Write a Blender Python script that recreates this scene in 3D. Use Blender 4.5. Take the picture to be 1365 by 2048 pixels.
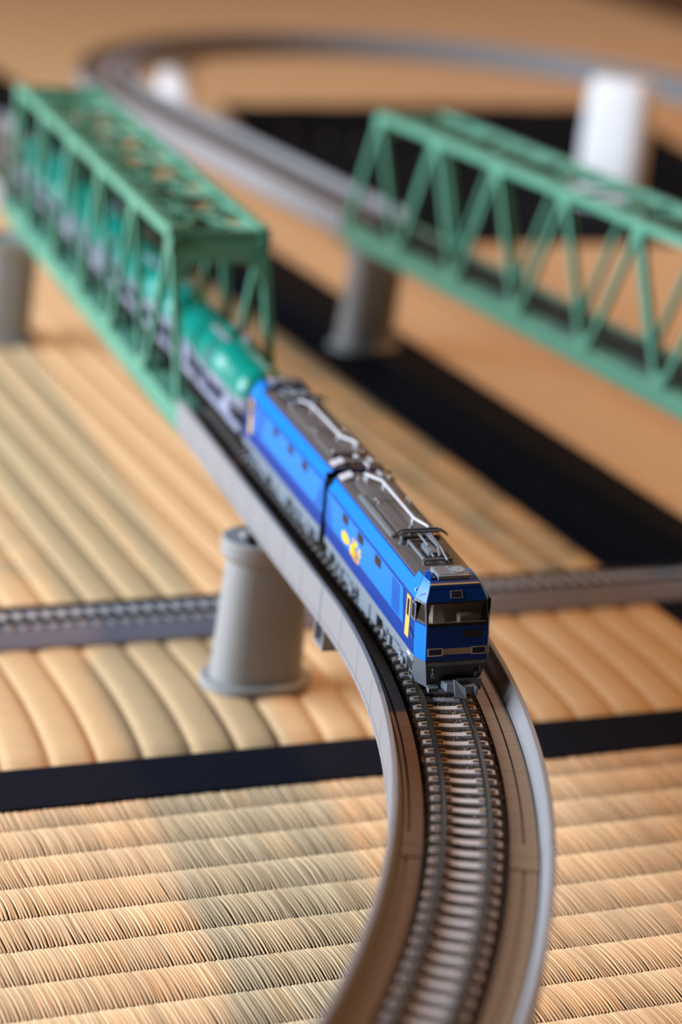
import bpy, math, random
from mathutils import Vector, Matrix

# ------------------------------------------------------------------ scene, camera, light
S = 0.001                      # everything below is written in millimetres
scene = bpy.context.scene
for o in list(bpy.data.objects):
    bpy.data.objects.remove(o, do_unlink=True)
COL = scene.collection
rad = math.radians

cam_d = bpy.data.cameras.new('camera')
cam = bpy.data.objects.new('camera', cam_d)
COL.objects.link(cam)
cam_d.sensor_fit = 'VERTICAL'
cam_d.sensor_height = 36.0
cam_d.sensor_width = 24.0
cam_d.lens = 4350.0 / 2048.0 * 36.0
cam_d.clip_start = 0.01
cam_d.clip_end = 50
_p, _r = rad(20.3), rad(5.5)
_F = Vector((0, math.cos(_p), -math.sin(_p)))
_U0 = Vector((0, math.sin(_p), math.cos(_p)))
_R0 = Vector((1, 0, 0))
_R = _R0 * math.cos(_r) + _U0 * math.sin(_r)
_U = -_R0 * math.sin(_r) + _U0 * math.cos(_r)
cam.matrix_world = Matrix(((_R.x, _U.x, -_F.x, 0), (_R.y, _U.y, -_F.y, 0), (_R.z, _U.z, -_F.z, 0.291), (0, 0, 0, 1)))
cam_d.dof.use_dof = True
cam_d.dof.focus_distance = 0.540
cam_d.dof.aperture_fstop = 7.0
cam_d.dof.aperture_blades = 0
scene.camera = cam

world = bpy.data.worlds.new('room_light')
scene.world = world
world.use_nodes = True
world.node_tree.nodes['Background'].inputs[0].default_value = (1.0, 0.68, 0.42, 1)
world.node_tree.nodes['Background'].inputs[1].default_value = 0.05


def area(name, loc, target, sx, sy, power, col):
    d = bpy.data.lights.new(name, 'AREA')
    d.shape = 'RECTANGLE'
    d.size = sx
    d.size_y = sy
    d.energy = power
    d.color = col
    o = bpy.data.objects.new(name, d)
    COL.objects.link(o)
    o.location = loc
    o.rotation_euler = (Vector(target) - Vector(loc)).to_track_quat('-Z', 'Y').to_euler()
    return o


area('window_daylight', (-1.15, 0.58, 0.45), (0.0, 0.78, 0.02), 1.1, 0.60, 40, (0.80, 0.90, 1.0))
area('ceiling_lamp_light', (0.98, 1.40, 2.0), (0, 0.7, 0), 0.18, 0.18, 27, (1.0, 0.47, 0.15))
area('far_window_daylight', (0.30, 3.6, 1.80), (0.03, 0.4, 0.05), 0.45, 0.9, 8, (0.90, 0.92, 1.0))

vs = scene.view_settings
vs.view_transform = 'Standard'
vs.look = 'None'
vs.gamma = 1
vs.exposure = -0.08
vs.use_curve_mapping = False
scene.cycles.use_denoising = True


# ------------------------------------------------------------------ materials
def lin(c):
    return tuple(((v / 255) / 12.92 if v / 255 <= 0.04045 else ((v / 255 + 0.055) / 1.055) ** 2.4) for v in c)


def mat(name, rgb, rough=0.5, metal=0.0, nscale=300.0, namt=0.10, bump=0.0, bscale=900.0, spec=0.5, coat=0.0, tone=None, stretch=None):
    m = bpy.data.materials.new(name)
    m.use_nodes = True
    nt = m.node_tree
    b = nt.nodes['Principled BSDF']
    c = lin(rgb)
    tc = nt.nodes.new('ShaderNodeTexCoord')
    vec = tc.outputs['Object']
    if stretch:
        mp = nt.nodes.new('ShaderNodeMapping')
        mp.inputs['Rotation'].default_value = (0, 0, stretch[0])
        mp.inputs['Scale'].default_value = stretch[1]
        nt.links.new(vec, mp.inputs['Vector'])
        vec = mp.outputs['Vector']
    nz = nt.nodes.new('ShaderNodeTexNoise')
    nz.inputs['Scale'].default_value = nscale
    nz.inputs['Detail'].default_value = 4
    nt.links.new(vec, nz.inputs['Vector'])
    rmp = nt.nodes.new('ShaderNodeMix')
    rmp.data_type = 'RGBA'
    rmp.inputs['A'].default_value = tuple(max(0, v * (1 - namt)) for v in c) + (1,)
    rmp.inputs['B'].default_value = tuple(min(1, v * (1 + namt)) for v in c) + (1,)
    nt.links.new(nz.outputs['Fac'], rmp.inputs['Factor'])
    outc = rmp.outputs['Result']
    if tone:
        at = nt.nodes.new('ShaderNodeAttribute')
        at.attribute_name = tone
        mu = nt.nodes.new('ShaderNodeMix')
        mu.data_type = 'RGBA'
        mu.blend_type = 'MULTIPLY'
        mu.inputs['Factor'].default_value = 1
        nt.links.new(outc, mu.inputs['A'])
        nt.links.new(at.outputs['Color'], mu.inputs['B'])
        outc = mu.outputs['Result']
    nt.links.new(outc, b.inputs['Base Color'])
    b.inputs['Roughness'].default_value = rough
    b.inputs['Metallic'].default_value = metal
    b.inputs['Specular IOR Level'].default_value = spec
    b.inputs['Coat Weight'].default_value = coat
    b.inputs['Coat Roughness'].default_value = 0.08
    if bump:
        n2 = nt.nodes.new('ShaderNodeTexNoise')
        n2.inputs['Scale'].default_value = bscale
        n2.inputs['Detail'].default_value = 3
        nt.links.new(vec, n2.inputs['Vector'])
        bp = nt.nodes.new('ShaderNodeBump')
        bp.inputs['Strength'].default_value = bump
        bp.inputs['Distance'].default_value = 0.0003
        nt.links.new(n2.outputs['Fac'], bp.inputs['Height'])
        nt.links.new(bp.outputs['Normal'], b.inputs['Normal'])
    return m


def glass(name, rgb, alpha_mix):
    m = bpy.data.materials.new(name)
    m.use_nodes = True
    nt = m.node_tree
    nt.nodes.remove(nt.nodes['Principled BSDF'])
    out = nt.nodes['Material Output']
    tr = nt.nodes.new('ShaderNodeBsdfTransparent')
    tr.inputs[0].default_value = lin(rgb) + (1,)
    gl = nt.nodes.new('ShaderNodeBsdfGlossy')
    gl.inputs['Roughness'].default_value = 0.04
    lw = nt.nodes.new('ShaderNodeFresnel')
    lw.inputs['IOR'].default_value = 1.5
    mx = nt.nodes.new('ShaderNodeMixShader')
    nt.links.new(lw.outputs[0], mx.inputs[0])
    nt.links.new(tr.outputs[0], mx.inputs[1])
    nt.links.new(gl.outputs[0], mx.inputs[2])
    nt.links.new(mx.outputs[0], out.inputs['Surface'])
    return m


A_ANG = rad(23.0)
B_ANG = rad(-63.7)
M = dict(
    straw=mat('tatami_straw', (232, 202, 162), 0.55, 0, 60, 0.10, 0.0, tone='tone', spec=0.35),
    weave=mat('tatami_weave', (216, 183, 141), 0.6, 0, 700, 0.16, 0.5, 900, spec=0.3, stretch=(-A_ANG, (0.06, 1, 1))),
    heri=mat('border_cloth', (19, 22, 34), 0.9, 0, 900, 0.35, 0.6, 2200, spec=0.1),
    heri2=mat('border_cloth_brown', (22, 19, 20), 0.9, 0, 900, 0.35, 0.6, 2200, spec=0.1),
    subfloor=mat('subfloor_wood', (120, 84, 52), 0.6, 0, 40, 0.2, 0.2, 100, stretch=(0, (0.1, 1, 1))),
    concrete=mat('grey_plastic', (142, 140, 144), 0.55, 0, 1500, 0.05, 0.18, 3500, spec=0.35),
    slab=mat('walkway_plastic', (130, 112, 92), 0.5, 0, 1500, 0.08, 0.18, 3000, spec=0.4),
    bed=mat('trackbed_dark', (52, 46, 42), 0.8, 0, 2500, 0.5, 0.6, 2500, spec=0.25),
    slabbed=mat('slab_trackbed', (150, 146, 150), 0.6, 0, 1500, 0.08),
    ballast=mat('ballast_grain', (104, 94, 88), 0.5, 0, 1200, 0.55, 0.0, spec=0.4),
    sleeper=mat('sleeper_plastic', (196, 192, 198), 0.30, 0, 1800, 0.08, 0.05, 3000, spec=0.5),
    darktie=mat('bridge_sleeper', (58, 66, 60), 0.5, 0, 1500, 0.1),
    rail=mat('rail_metal', (50, 44, 39), 0.42, 0.3, 900, 0.1),
    clip=mat('rail_clip', (150, 126, 104), 0.35, 0, 1800, 0.1),
    pier=mat('pier_plastic', (158, 157, 158), 0.5, 0, 900, 0.05, 0.12, 2500, spec=0.35),
    whitepier=mat('white_pier_plastic', (240, 240, 244), 0.5, 0, 900, 0.04, 0.1, 2500, spec=0.4),
    truss=mat('green_truss_plastic', (88, 150, 128), 0.45, 0, 900, 0.08, 0.2, 2600, spec=0.4),
    navy=mat('navy_paint', (0, 56, 142), 0.36, 0, 1500, 0.05, 0.03, 3000, spec=0.25),
    sky=mat('light_blue_paint', (0, 122, 212), 0.34, 0, 1500, 0.04, 0.05, 3000, spec=0.3),
    midblue=mat('mid_blue_paint', (0, 88, 176), 0.34, 0, 1500, 0.04, 0.03, 3000, spec=0.25),
    yellow=mat('yellow_paint', (222, 186, 92), 0.4, 0, 1500, 0.06),
    logo_y=mat('logo_yellow', (240, 196, 30), 0.4, 0, 1500, 0.08),
    logo_p=mat('logo_gold_pink', (212, 160, 110), 0.4, 0, 1500, 0.2),
    beige=mat('beige_trim', (176, 160, 128), 0.45, 0, 1500, 0.06),
    dgrey=mat('dark_grey_plastic', (58, 60, 66), 0.42, 0, 1500, 0.08, 0.05, 2500),
    roof=mat('roof_grey_plastic', (92, 86, 86), 0.42, 0, 1500, 0.06, 0.05, 2500),
    lgrey=mat('light_grey_plastic', (126, 136, 148), 0.4, 0, 1500, 0.06, 0.05, 2500),
    mgrey=mat('mid_grey_plastic', (112, 118, 126), 0.42, 0, 1500, 0.06, 0.05, 2500),
    silver=mat('silver_trim', (200, 200, 205), 0.25, 0.7, 900, 0.05),
    pipe=mat('white_pipe', (200, 200, 212), 0.3, 0, 900, 0.05),
    white=mat('white_print', (230, 232, 236), 0.4, 0, 900, 0.05),
    black=mat('black_plastic', (16, 16, 18), 0.5, 0, 900, 0.2),
    darkglass=mat('dark_window_glass', (24, 26, 34), 0.25, 0, 300, 0.1, spec=0.3),
    lens=mat('lamp_lens', (44, 50, 64), 0.2, 0, 300, 0.1, spec=0.3),
    wheel=mat('wheel_metal', (64, 58, 54), 0.35, 0.7, 900, 0.1),
    interior=mat('cab_interior', (238, 224, 212), 0.7, 0, 600, 0.06),
    teal=mat('teal_tank_paint', (0, 134, 120), 0.3, 0, 600, 0.04),
    tankgrey=mat('grey_tank_paint', (150, 154, 178), 0.32, 0, 600, 0.05),
    case=mat('navy_black_cloth', (15, 18, 26), 0.9, 0, 200, 0.3, 0.2, 900, spec=0.08),
    glass=glass('cab_glass', (240, 238, 235), 0.1),
)


# ------------------------------------------------------------------ mesh helpers
def tag(o, label=None, cat=None, group=None, kind=None):
    if label: o['label'] = label
    if cat: o['category'] = cat
    if group: o['group'] = group
    if kind: o['kind'] = kind
    return o


def empty(name, loc=(0, 0, 0), rz=0.0, rx=0.0, ry=0.0):
    o = bpy.data.objects.new(name, None)
    COL.objects.link(o)
    o.empty_display_size = 0.01
    o.location = Vector(loc) * S
    o.rotation_euler = (rx, ry, rz)
    return o


def put(name, me, m, parent=None, loc=(0, 0, 0), rot=(0, 0, 0)):
    o = bpy.data.objects.new(name, me)
    COL.objects.link(o)
    if m is not None and not me.materials:
        me.materials.append(m)
    if parent is not None:
        o.parent = parent
    o.location = Vector(loc) * S
    o.rotation_euler = rot
    return o


class MB:
    def __init__(self):
        self.v = []
        self.f = []
        self.tone = None

    def add(self, vs, fs):
        n = len(self.v)
        self.v += [tuple(p) for p in vs]
        self.f += [tuple(i + n for i in q) for q in fs]
        return self

    def hexa(self, b, t):
        """bottom quad b, top quad t, same winding (ccw seen from above)"""
        return self.add(list(b) + list(t), [(3, 2, 1, 0), (4, 5, 6, 7), (0, 1, 5, 4), (1, 2, 6, 5), (2, 3, 7, 6), (3, 0, 4, 7)])

    def box(self, x0, x1, y0, y1, z0, z1, tp=0.0):
        b = [(x0, y0, z0), (x1, y0, z0), (x1, y1, z0), (x0, y1, z0)]
        t = [(x0 + tp, y0 + tp, z1), (x1 - tp, y0 + tp, z1), (x1 - tp, y1 - tp, z1), (x0 + tp, y1 - tp, z1)]
        return self.hexa(b, t)

    def bbox(self, x0, x1, y0, y1, z0, z1, c=0.25):
        """box with a chamfered top edge and chamfered corners"""
        def ring(x0, x1, y0, y1, z, c):
            return [(x0 + c, y0, z), (x1 - c, y0, z), (x1, y0 + c, z), (x1, y1 - c, z), (x1 - c, y1, z), (x0 + c, y1, z), (x0, y1 - c, z), (x0, y0 + c, z)]
        self.loft([ring(x0, x1, y0, y1, z0, c), ring(x0, x1, y0, y1, z1 - c, c), ring(x0 + c, x1 - c, y0 + c, y1 - c, z1, c)])
        return self

    def loft(self, rings, cap=True, closed=True):
        n = len(rings[0])
        vs = [p for r in rings for p in r]
        fs = []
        for i in range(len(rings) - 1):
            for j in range(n if closed else n - 1):
                k = (j + 1) % n
                fs.append((i * n + j, i * n + k, (i + 1) * n + k, (i + 1) * n + j))
        if cap and closed:
            fs.append(tuple(range(n - 1, -1, -1)))
            m = (len(rings) - 1) * n
            fs.append(tuple(range(m, m + n)))
        return self.add(vs, fs)

    def tube(self, pts, r, n=8):
        pts = [Vector(p) for p in pts]
        rings = []
        for i, p in enumerate(pts):
            if i == 0: d = pts[1] - p
            elif i == len(pts) - 1: d = p - pts[i - 1]
            else: d = (pts[i + 1] - p).normalized() + (p - pts[i - 1]).normalized()
            d.normalize()
            up = Vector((0, 0, 1)) if abs(d.z) < 0.9 else Vector((1, 0, 0))
            a = d.cross(up).normalized()
            b = a.cross(d)
            rr = r[i] if isinstance(r, (list, tuple)) else r
            rings.append([p + (a * math.cos(2 * math.pi * k / n) + b * math.sin(2 * math.pi * k / n)) * rr for k in range(n)])
        return self.loft(rings)

    def beam(self, p, q, w, h, side=None):
        """rectangular bar from p to q; w along 'side', h across"""
        p, q = Vector(p), Vector(q)
        d = (q - p).normalized()
        s = Vector(side) if side is not None else d.cross(Vector((0, 0, 1)))
        s = (s - d * s.dot(d)).normalized()
        u = s.cross(d).normalized()
        def ring(c):
            return [c - s * w / 2 - u * h / 2, c + s * w / 2 - u * h / 2, c + s * w / 2 + u * h / 2, c - s * w / 2 + u * h / 2]
        return self.loft([ring(p), ring(q)])

    def lathe(self, prof, axis='z', c=(0, 0, 0), n=24):
        """prof: list of (r, h) along the axis"""
        rings = []
        for r, h in prof:
            ring = []
            for k in range(n):
                a = 2 * math.pi * k / n
                x, y = r * math.cos(a), r * math.sin(a)
                if axis == 'z': q = (c[0] + x, c[1] + y, c[2] + h)
                elif axis == 'x': q = (c[0] + h, c[1] + x, c[2] + y)
                else: q = (c[0] + y, c[1] + h, c[2] + x)
                ring.append(q)
            rings.append(ring)
        return self.loft(rings)

    def prism(self, poly, o, ex, ey, ez, t):
        """2-D polygon in frame (ex, ey) at o extruded by t along ez"""
        o, ex, ey, ez = Vector(o), Vector(ex), Vector(ey), Vector(ez)
        a = [o + ex * x + ey * y for x, y in poly]
        b = [p + ez * t for p in a]
        return self.loft([a, b])

    def mesh(self, name, smooth=True, ang=38):
        me = bpy.data.meshes.new(name)
        me.from_pydata([(x * S, y * S, z * S) for x, y, z in self.v], [], self.f)
        me.validate()
        import bmesh
        bm = bmesh.new()
        bm.from_mesh(me)
        bmesh.ops.recalc_face_normals(bm, faces=bm.faces)
        bm.to_mesh(me)
        bm.free()
        if self.tone:
            at = me.color_attributes.new('tone', 'FLOAT_COLOR', 'POINT')
            flat = [c for t in self.tone for c in (t[0], t[1], t[2], 1.0)]
            at.data.foreach_set('color', flat)
        if smooth:
            me.shade_smooth()
            me.set_sharp_from_angle(angle=rad(ang))
        return me

    def build(self, name, m, parent=None, loc=(0, 0, 0), rot=(0, 0, 0), smooth=True):
        return put(name, self.mesh(name, smooth), m, parent, loc, rot)


# ------------------------------------------------------------------ the two elevated lines
ZR = 61.0                     # rail top
CC = Vector((-330.0, 438.0))
RT = 364.7
PH0 = rad(19.85)
TP = CC + Vector((math.cos(PH0), math.sin(PH0))) * RT
DD = Vector((-math.sin(PH0), math.cos(PH0)))


TR0, TR1 = 166.0, 487.8       # where the left truss bridge starts and ends


def main_line(t, flat=False):
    """t > 0: straight run away from the camera; t < 0: the near curve. returns point, u-direction, t-direction"""
    if t >= TR0 and not flat:
        a = PH0 + rad(1.1)
        n = Vector((math.cos(a), math.sin(a)))
        d = Vector((-n.y, n.x))
        return TP + DD * TR0 + d * (t - TR0), n, d
    if t >= 0:
        n = Vector((math.cos(PH0), math.sin(PH0)))
        return TP + DD * t, n, DD.copy()
    ph = PH0 + t / RT
    n = Vector((math.cos(ph), math.sin(ph)))
    return CC + n * RT, n, Vector((-n.y, n.x))


RH = rad(119.6)
RP = Vector((19.8, 1008.4))
_segs = [(339.0, 0.0), (222.0 * rad(190), 222.0), (400.0, 0.0)]


def right_line(s):
    """straight towards the back for s below 320, then the loop to the right; u-direction points right of travel"""
    p, h = RP.copy(), RH
    if s <= 0:
        d = Vector((math.cos(h), math.sin(h)))
        return p + d * s, Vector((d.y, -d.x)), d
    for L, R in _segs:
        q = min(s, L)
        if R == 0:
            p = p + Vector((math.cos(h), math.sin(h))) * q
        else:
            n = Vector((math.sin(h), -math.cos(h)))
            c = p + n * R
            a = q / R
            h2 = h - a
            p = c - Vector((math.sin(h2), -math.cos(h2))) * R
            h = h2
        s -= q
        if s <= 1e-9:
            break
    d = Vector((math.cos(h), math.sin(h)))
    return p, Vector((d.y, -d.x)), d


def at(line, t, u, z):
    p, n, d = line(t)
    return Vector((p.x + n.x * u, p.y + n.y * u, z))


def cant(line, t):
    if line is not main_line: return 0.0
    return rad(1.5) * min(1.0, max(0.0, -t / 45.0))


def at_c(line, t, u, z):
    return at(line, t, u, z + u * math.sin(cant(line, t)))


def sweep(mb, line, t0, t1, prof, step=4.0, cap=True, f=None):
    k = max(1, int(abs(t1 - t0) / step))
    f = f or at
    mb.loft([[f(line, t0 + (t1 - t0) * i / k, u, z) for u, z in prof] for i in range(k + 1)], cap=cap)
    return mb


def sleeper_mesh():
    mb = MB()
    prof = [(-8.1, 0.0), (-7.9, 1.2), (-6.4, 1.35), (-3.8, 1.35), (-2.6, 1.15), (0, 1.05), (2.6, 1.15), (3.8, 1.35), (6.4, 1.35), (7.9, 1.2), (8.1, 0.0)]
    rings = []
    for u, z in prof:
        w = 1.2 if abs(u) > 3 else 1.1
        rings.append([(u, -w, 0), (u, w, 0), (u, w * 0.86, z + 0.01), (u, -w * 0.86, z + 0.01)])
    mb.loft(rings)
    return mb.mesh('sleeper')


SLEEPER = sleeper_mesh()
SLEEPER.materials.append(M['sleeper'])
SLEEPER_DARK = sleeper_mesh()
SLEEPER_DARK.materials.append(M['darktie'])
_c = MB()
_c.box(-0.75, 0.75, -0.55, 0.55, 0, 0.55, 0.12)
CLIP = _c.mesh('rail_clip')
CLIP.materials.append(M['clip'])


def place(name, me, line, t, u, z, parent):
    p, n, d = line(t)
    c = cant(line, t)
    o = put(name, me, None, parent, (p.x + n.x * u, p.y + n.y * u, z + u * math.sin(c)), (0, -c, math.atan2(n.y, n.x)))
    return o


def grains(mb, line, t0, t1, u0, u1, z, count, rnd, size=0.38):
    for _ in range(count):
        t, u = rnd.uniform(t0, t1), rnd.uniform(u0, u1)
        p = at_c(line, t, u, z)
        r = size * rnd.uniform(0.6, 1.3)
        a = rnd.uniform(0, 6.28)
        vs = [p + Vector((r * math.cos(a + k * 2.094), r * math.sin(a + k * 2.094), rnd.uniform(-0.1, 0.15))) for k in range(3)]
        vs.append(p + Vector((rnd.uniform(-.15, .15), rnd.uniform(-.15, .15), r * rnd.uniform(0.6, 1.2))))
        mb.add(vs, [(0, 1, 3), (1, 2, 3), (2, 0, 3)])


UL, UR = -17.2, 19.3


def rails(root, line, t0, t1, z=ZR, step=4.0):
    for s in (-1, 1):
        c = 5.15 * s
        mb = MB()
        sweep(mb, line, t0, t1, [(c - 0.75, z - 1.5), (c + 0.75, z - 1.5), (c + 0.7, z - 1.25), (c + 0.2, z - 1.05), (c + 0.2, z - 0.6), (c + 0.38, z - 0.5), (c + 0.36, z), (c - 0.36, z), (c - 0.38, z - 0.5), (c - 0.2, z - 0.6), (c - 0.2, z - 1.05), (c - 0.7, z - 1.25)], step, f=at_c)
        mb.build('rail', M['rail'], root)


def viaduct(name, label, line, t0, t1, detail=2, joint=None, flip=1, step=4.0, slabs=True, panels=True):
    """one moulded viaduct section between t0 and t1. detail 2: slabs, panels and sleepers one by one"""
    root = empty(name)
    tag(root, label, 'viaduct section', 'model railway viaduct sections')
    lo, hi = (UL, UR) if flip == 1 else (-UR, -UL)
    g = 0.12
    a, b = t0 + g, t1 - g
    ins = 0.35 if panels else 0.0
    mb = MB()
    core = [(lo + ins, 51.8), (lo + ins, 62.4), (lo + ins + 0.3, 62.7), (lo + 1.2, 62.7), (lo + 1.5, 62.4), (lo + 3.0, 57.7), (-9.6, 57.7), (-9.5, 56.6), (9.5, 56.6), (9.6, 57.7),
            (hi - 3.0, 57.7), (hi - 1.5, 62.4), (hi - 1.2, 62.7), (hi - ins - 0.3, 62.7), (hi - ins, 62.4), (hi - ins, 51.8), (hi - 2.0, 50.0), (lo + 2.0, 50.0)]
    sweep(mb, line, a, b, core, step)
    mb.build('girder', M['concrete'], root)
    # capping rims
    for s, u in ((-1, lo), (1, hi)):
        mb = MB()
        i0, i1 = (u - 0.05, u + 1.35) if s < 0 else (u - 1.35, u + 0.05)
        sweep(mb, line, a, b, [(i0, 62.5), (i1, 62.5), (i1, 63.05), (i1 - 0.15, 63.2), (i0 + 0.15, 63.2), (i0, 63.05)], step)
        mb.build('parapet_rim', M['concrete'], root)
    n = max(1, round(abs(b - a) / 19.0))
    if panels:
        for s, u in ((-1, lo), (1, hi)):
            for i in range(n):
                p0 = a + (b - a) * i / n + 0.12
                p1 = a + (b - a) * (i + 1) / n - 0.12
                mb = MB()
                w0, w1 = (u, u + 0.6) if s < 0 else (u - 0.6, u)
                sweep(mb, line, p0, p1, [(w0, 53.9), (w1, 53.9), (w1, 62.45), (w0, 62.45)], 4.0)
                mb.build('wall_panel', M['concrete'], root)
                mb = MB()
                sweep(mb, line, p0, p1, [(w0, 51.9), (w1, 51.9), (w1, 53.65), (w0, 53.65)], 4.0)
                mb.build('lower_panel', M['concrete'], root)
    if slabs:
        rows = [(9.75, 12.7), (13.15, hi - 3.1), (-12.7, -9.75), (lo + 3.1, -13.15)]
        m = max(1, round((b - a - 11) / 7.0))
        for u0, u1 in rows:
            for i in range(m):
                q0 = a + 5.5 + (b - a - 11) * i / m
                q1 = a + 5.5 + (b - a - 11) * (i + 1) / m
                mb = MB()
                mb.loft([[at(line, q, u, z) for u, z in ((u0, 57.7), (u1, 57.7), (u1, 58.35), (u1 - 0.1, 58.45), (u0 + 0.1, 58.45), (u0, 58.35))] for q in (q0 + 0.05, (q0 + q1) / 2, q1 - 0.05)])
                mb.build('walkway_slab', M['slab'], root)
        for e0, e1 in ((a, a + 5.4), (b - 5.4, b)):
            for u0, u1 in ((9.75, hi - 3.1), (lo + 3.1, -9.75)):
                mb = MB()
                sweep(mb, line, e0, e1, [(u0, 57.7), (u1, 57.7), (u1, 58.7), (u0, 58.7)], 3)
                mb.build('joint_plate', M['slab'], root)
    mb = MB()
    sweep(mb, line, a, b, [(-9.2, 56.6), (9.2, 56.6), (8.6, 58.8), (-8.6, 58.8)], step, f=at_c)
    mb.build('trackbed', M['bed'] if detail else M['slabbed'], root)
    if detail == 2:
        rnd = random.Random(int(t0 * 7) + 5)
        mb = MB()
        L = b - a
        grains(mb, line, a, b, -8.9, 8.9, 58.7, int(L * 34), rnd, 0.40)
        tag(mb.build('ballast_grains', M['ballast'], root, smooth=False), 'dark loose ballast grains between the sleepers', kind='stuff')
    rails(root, line, a, b, ZR, step)
    k = max(1, round((b - a) / 4.9))
    if detail == 2:
        for i in range(k):
            t = a + (b - a) * (i + 0.5) / k
            place('sleeper', SLEEPER, line, t, 0, 58.2, root)
            for u in (-6.5, -3.8, 3.8, 6.5):
                place('rail_clip', CLIP, line, t, u, 59.45, root)
    elif detail == 1:
        for i in range(k):
            t = a + (b - a) * (i + 0.5) / k
            place('sleeper', SLEEPER, line, t, 0, 58.2, root)
    else:
        mb = MB()
        for i in range(k):
            t = a + (b - a) * (i + 0.5) / k
            r0 = [at(line, t - 1, u, z) for u, z in ((-7.5, 58.0), (7.5, 58.0), (7.4, 59.5), (-7.4, 59.5))]
            r1 = [at(line, t + 1, u, z) for u, z in ((-7.5, 58.0), (7.5, 58.0), (7.4, 59.5), (-7.4, 59.5))]
            mb.loft([r0, r1])
        tag(mb.build('sleepers', M['sleeper'], root, smooth=False), kind='stuff')
    return root


TA = RT * rad(-22.25)          # joint on the near curve
TB = RT * rad(-56.0)
v1 = viaduct('curved_viaduct', 'grey curved viaduct section carrying the front half of the blue locomotive', main_line, TA, 0, 2)
v2 = viaduct('curved_viaduct', 'grey curved viaduct section with empty track leaving at the bottom edge', main_line, TB, TA, 2)
v3 = viaduct('straight_viaduct', 'grey straight viaduct section between the curve and the train-filled truss bridge', main_line, 0, TR0, 2, step=40)
v4 = viaduct('straight_viaduct', 'grey viaduct section beyond the left truss bridge under the last tank wagon', main_line, TR1, TR1 + 190, 0, step=60, slabs=False, panels=False)
w1 = viaduct('straight_viaduct', 'grey straight viaduct behind the far end of the right-hand empty truss bridge', right_line, 32.4, 170, 1, flip=-1, step=40, slabs=False)
w2 = viaduct('straight_viaduct', 'grey straight viaduct leading into the far loop', right_line, 170, 339, 0, flip=-1, step=40, slabs=False, panels=False)
S1 = 339 + 222 * rad(45)
S2 = 339 + 222 * rad(90)
S3 = 339 + 222 * rad(135)
S4 = 339 + 222 * rad(180)
w3 = viaduct('curved_viaduct', 'blurred grey viaduct curve at the left of the far loop', right_line, 339, S1, 0, flip=-1, slabs=False, panels=False)
w4 = viaduct('curved_viaduct', 'blurred brownish viaduct curve of the far loop over the white tapered pier', right_line, S1, S2, 0, flip=-1, slabs=False, panels=False)
w5 = viaduct('curved_viaduct', 'blurred grey-brown viaduct curve along the top of the far loop', right_line, S2, S3, 0, flip=-1, slabs=False, panels=False)
w6 = viaduct('curved_viaduct', 'blurred grey viaduct curve running out of the right edge over the broad white pier', right_line, S3, S4, 0, flip=-1, slabs=False, panels=False)


# joint bracket below the near curve
def bracket(line, t, parent):
    mb = MB()
    lo = UL
    for t0, t1, z0, z1 in ((-6.0, -5.2, 45.5, 51.9), (1.6, 2.4, 45.5, 51.9), (-6.0, 2.4, 45.0, 46.0)):
        mb.loft([[at(line, t + q, u, z) for u, z in ((lo + 0.2, z0), (lo + 3.0, z0), (lo + 3.0, z1), (lo + 0.2, z1))] for q in (t0, t1)])
    mb.build('joint_bracket', M['concrete'], parent)
    mb = MB()
    mb.loft([[at(line, t + q, u, z) for u, z in ((lo + 3.0, 45.0), (UR - 3.0, 45.0), (UR - 3.0, 50.0), (lo + 3.0, 50.0))] for q in (-6.0, 2.4)])
    mb.build('joint_block', M['concrete'], parent)


bracket(main_line, 2.0, v3)


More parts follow.
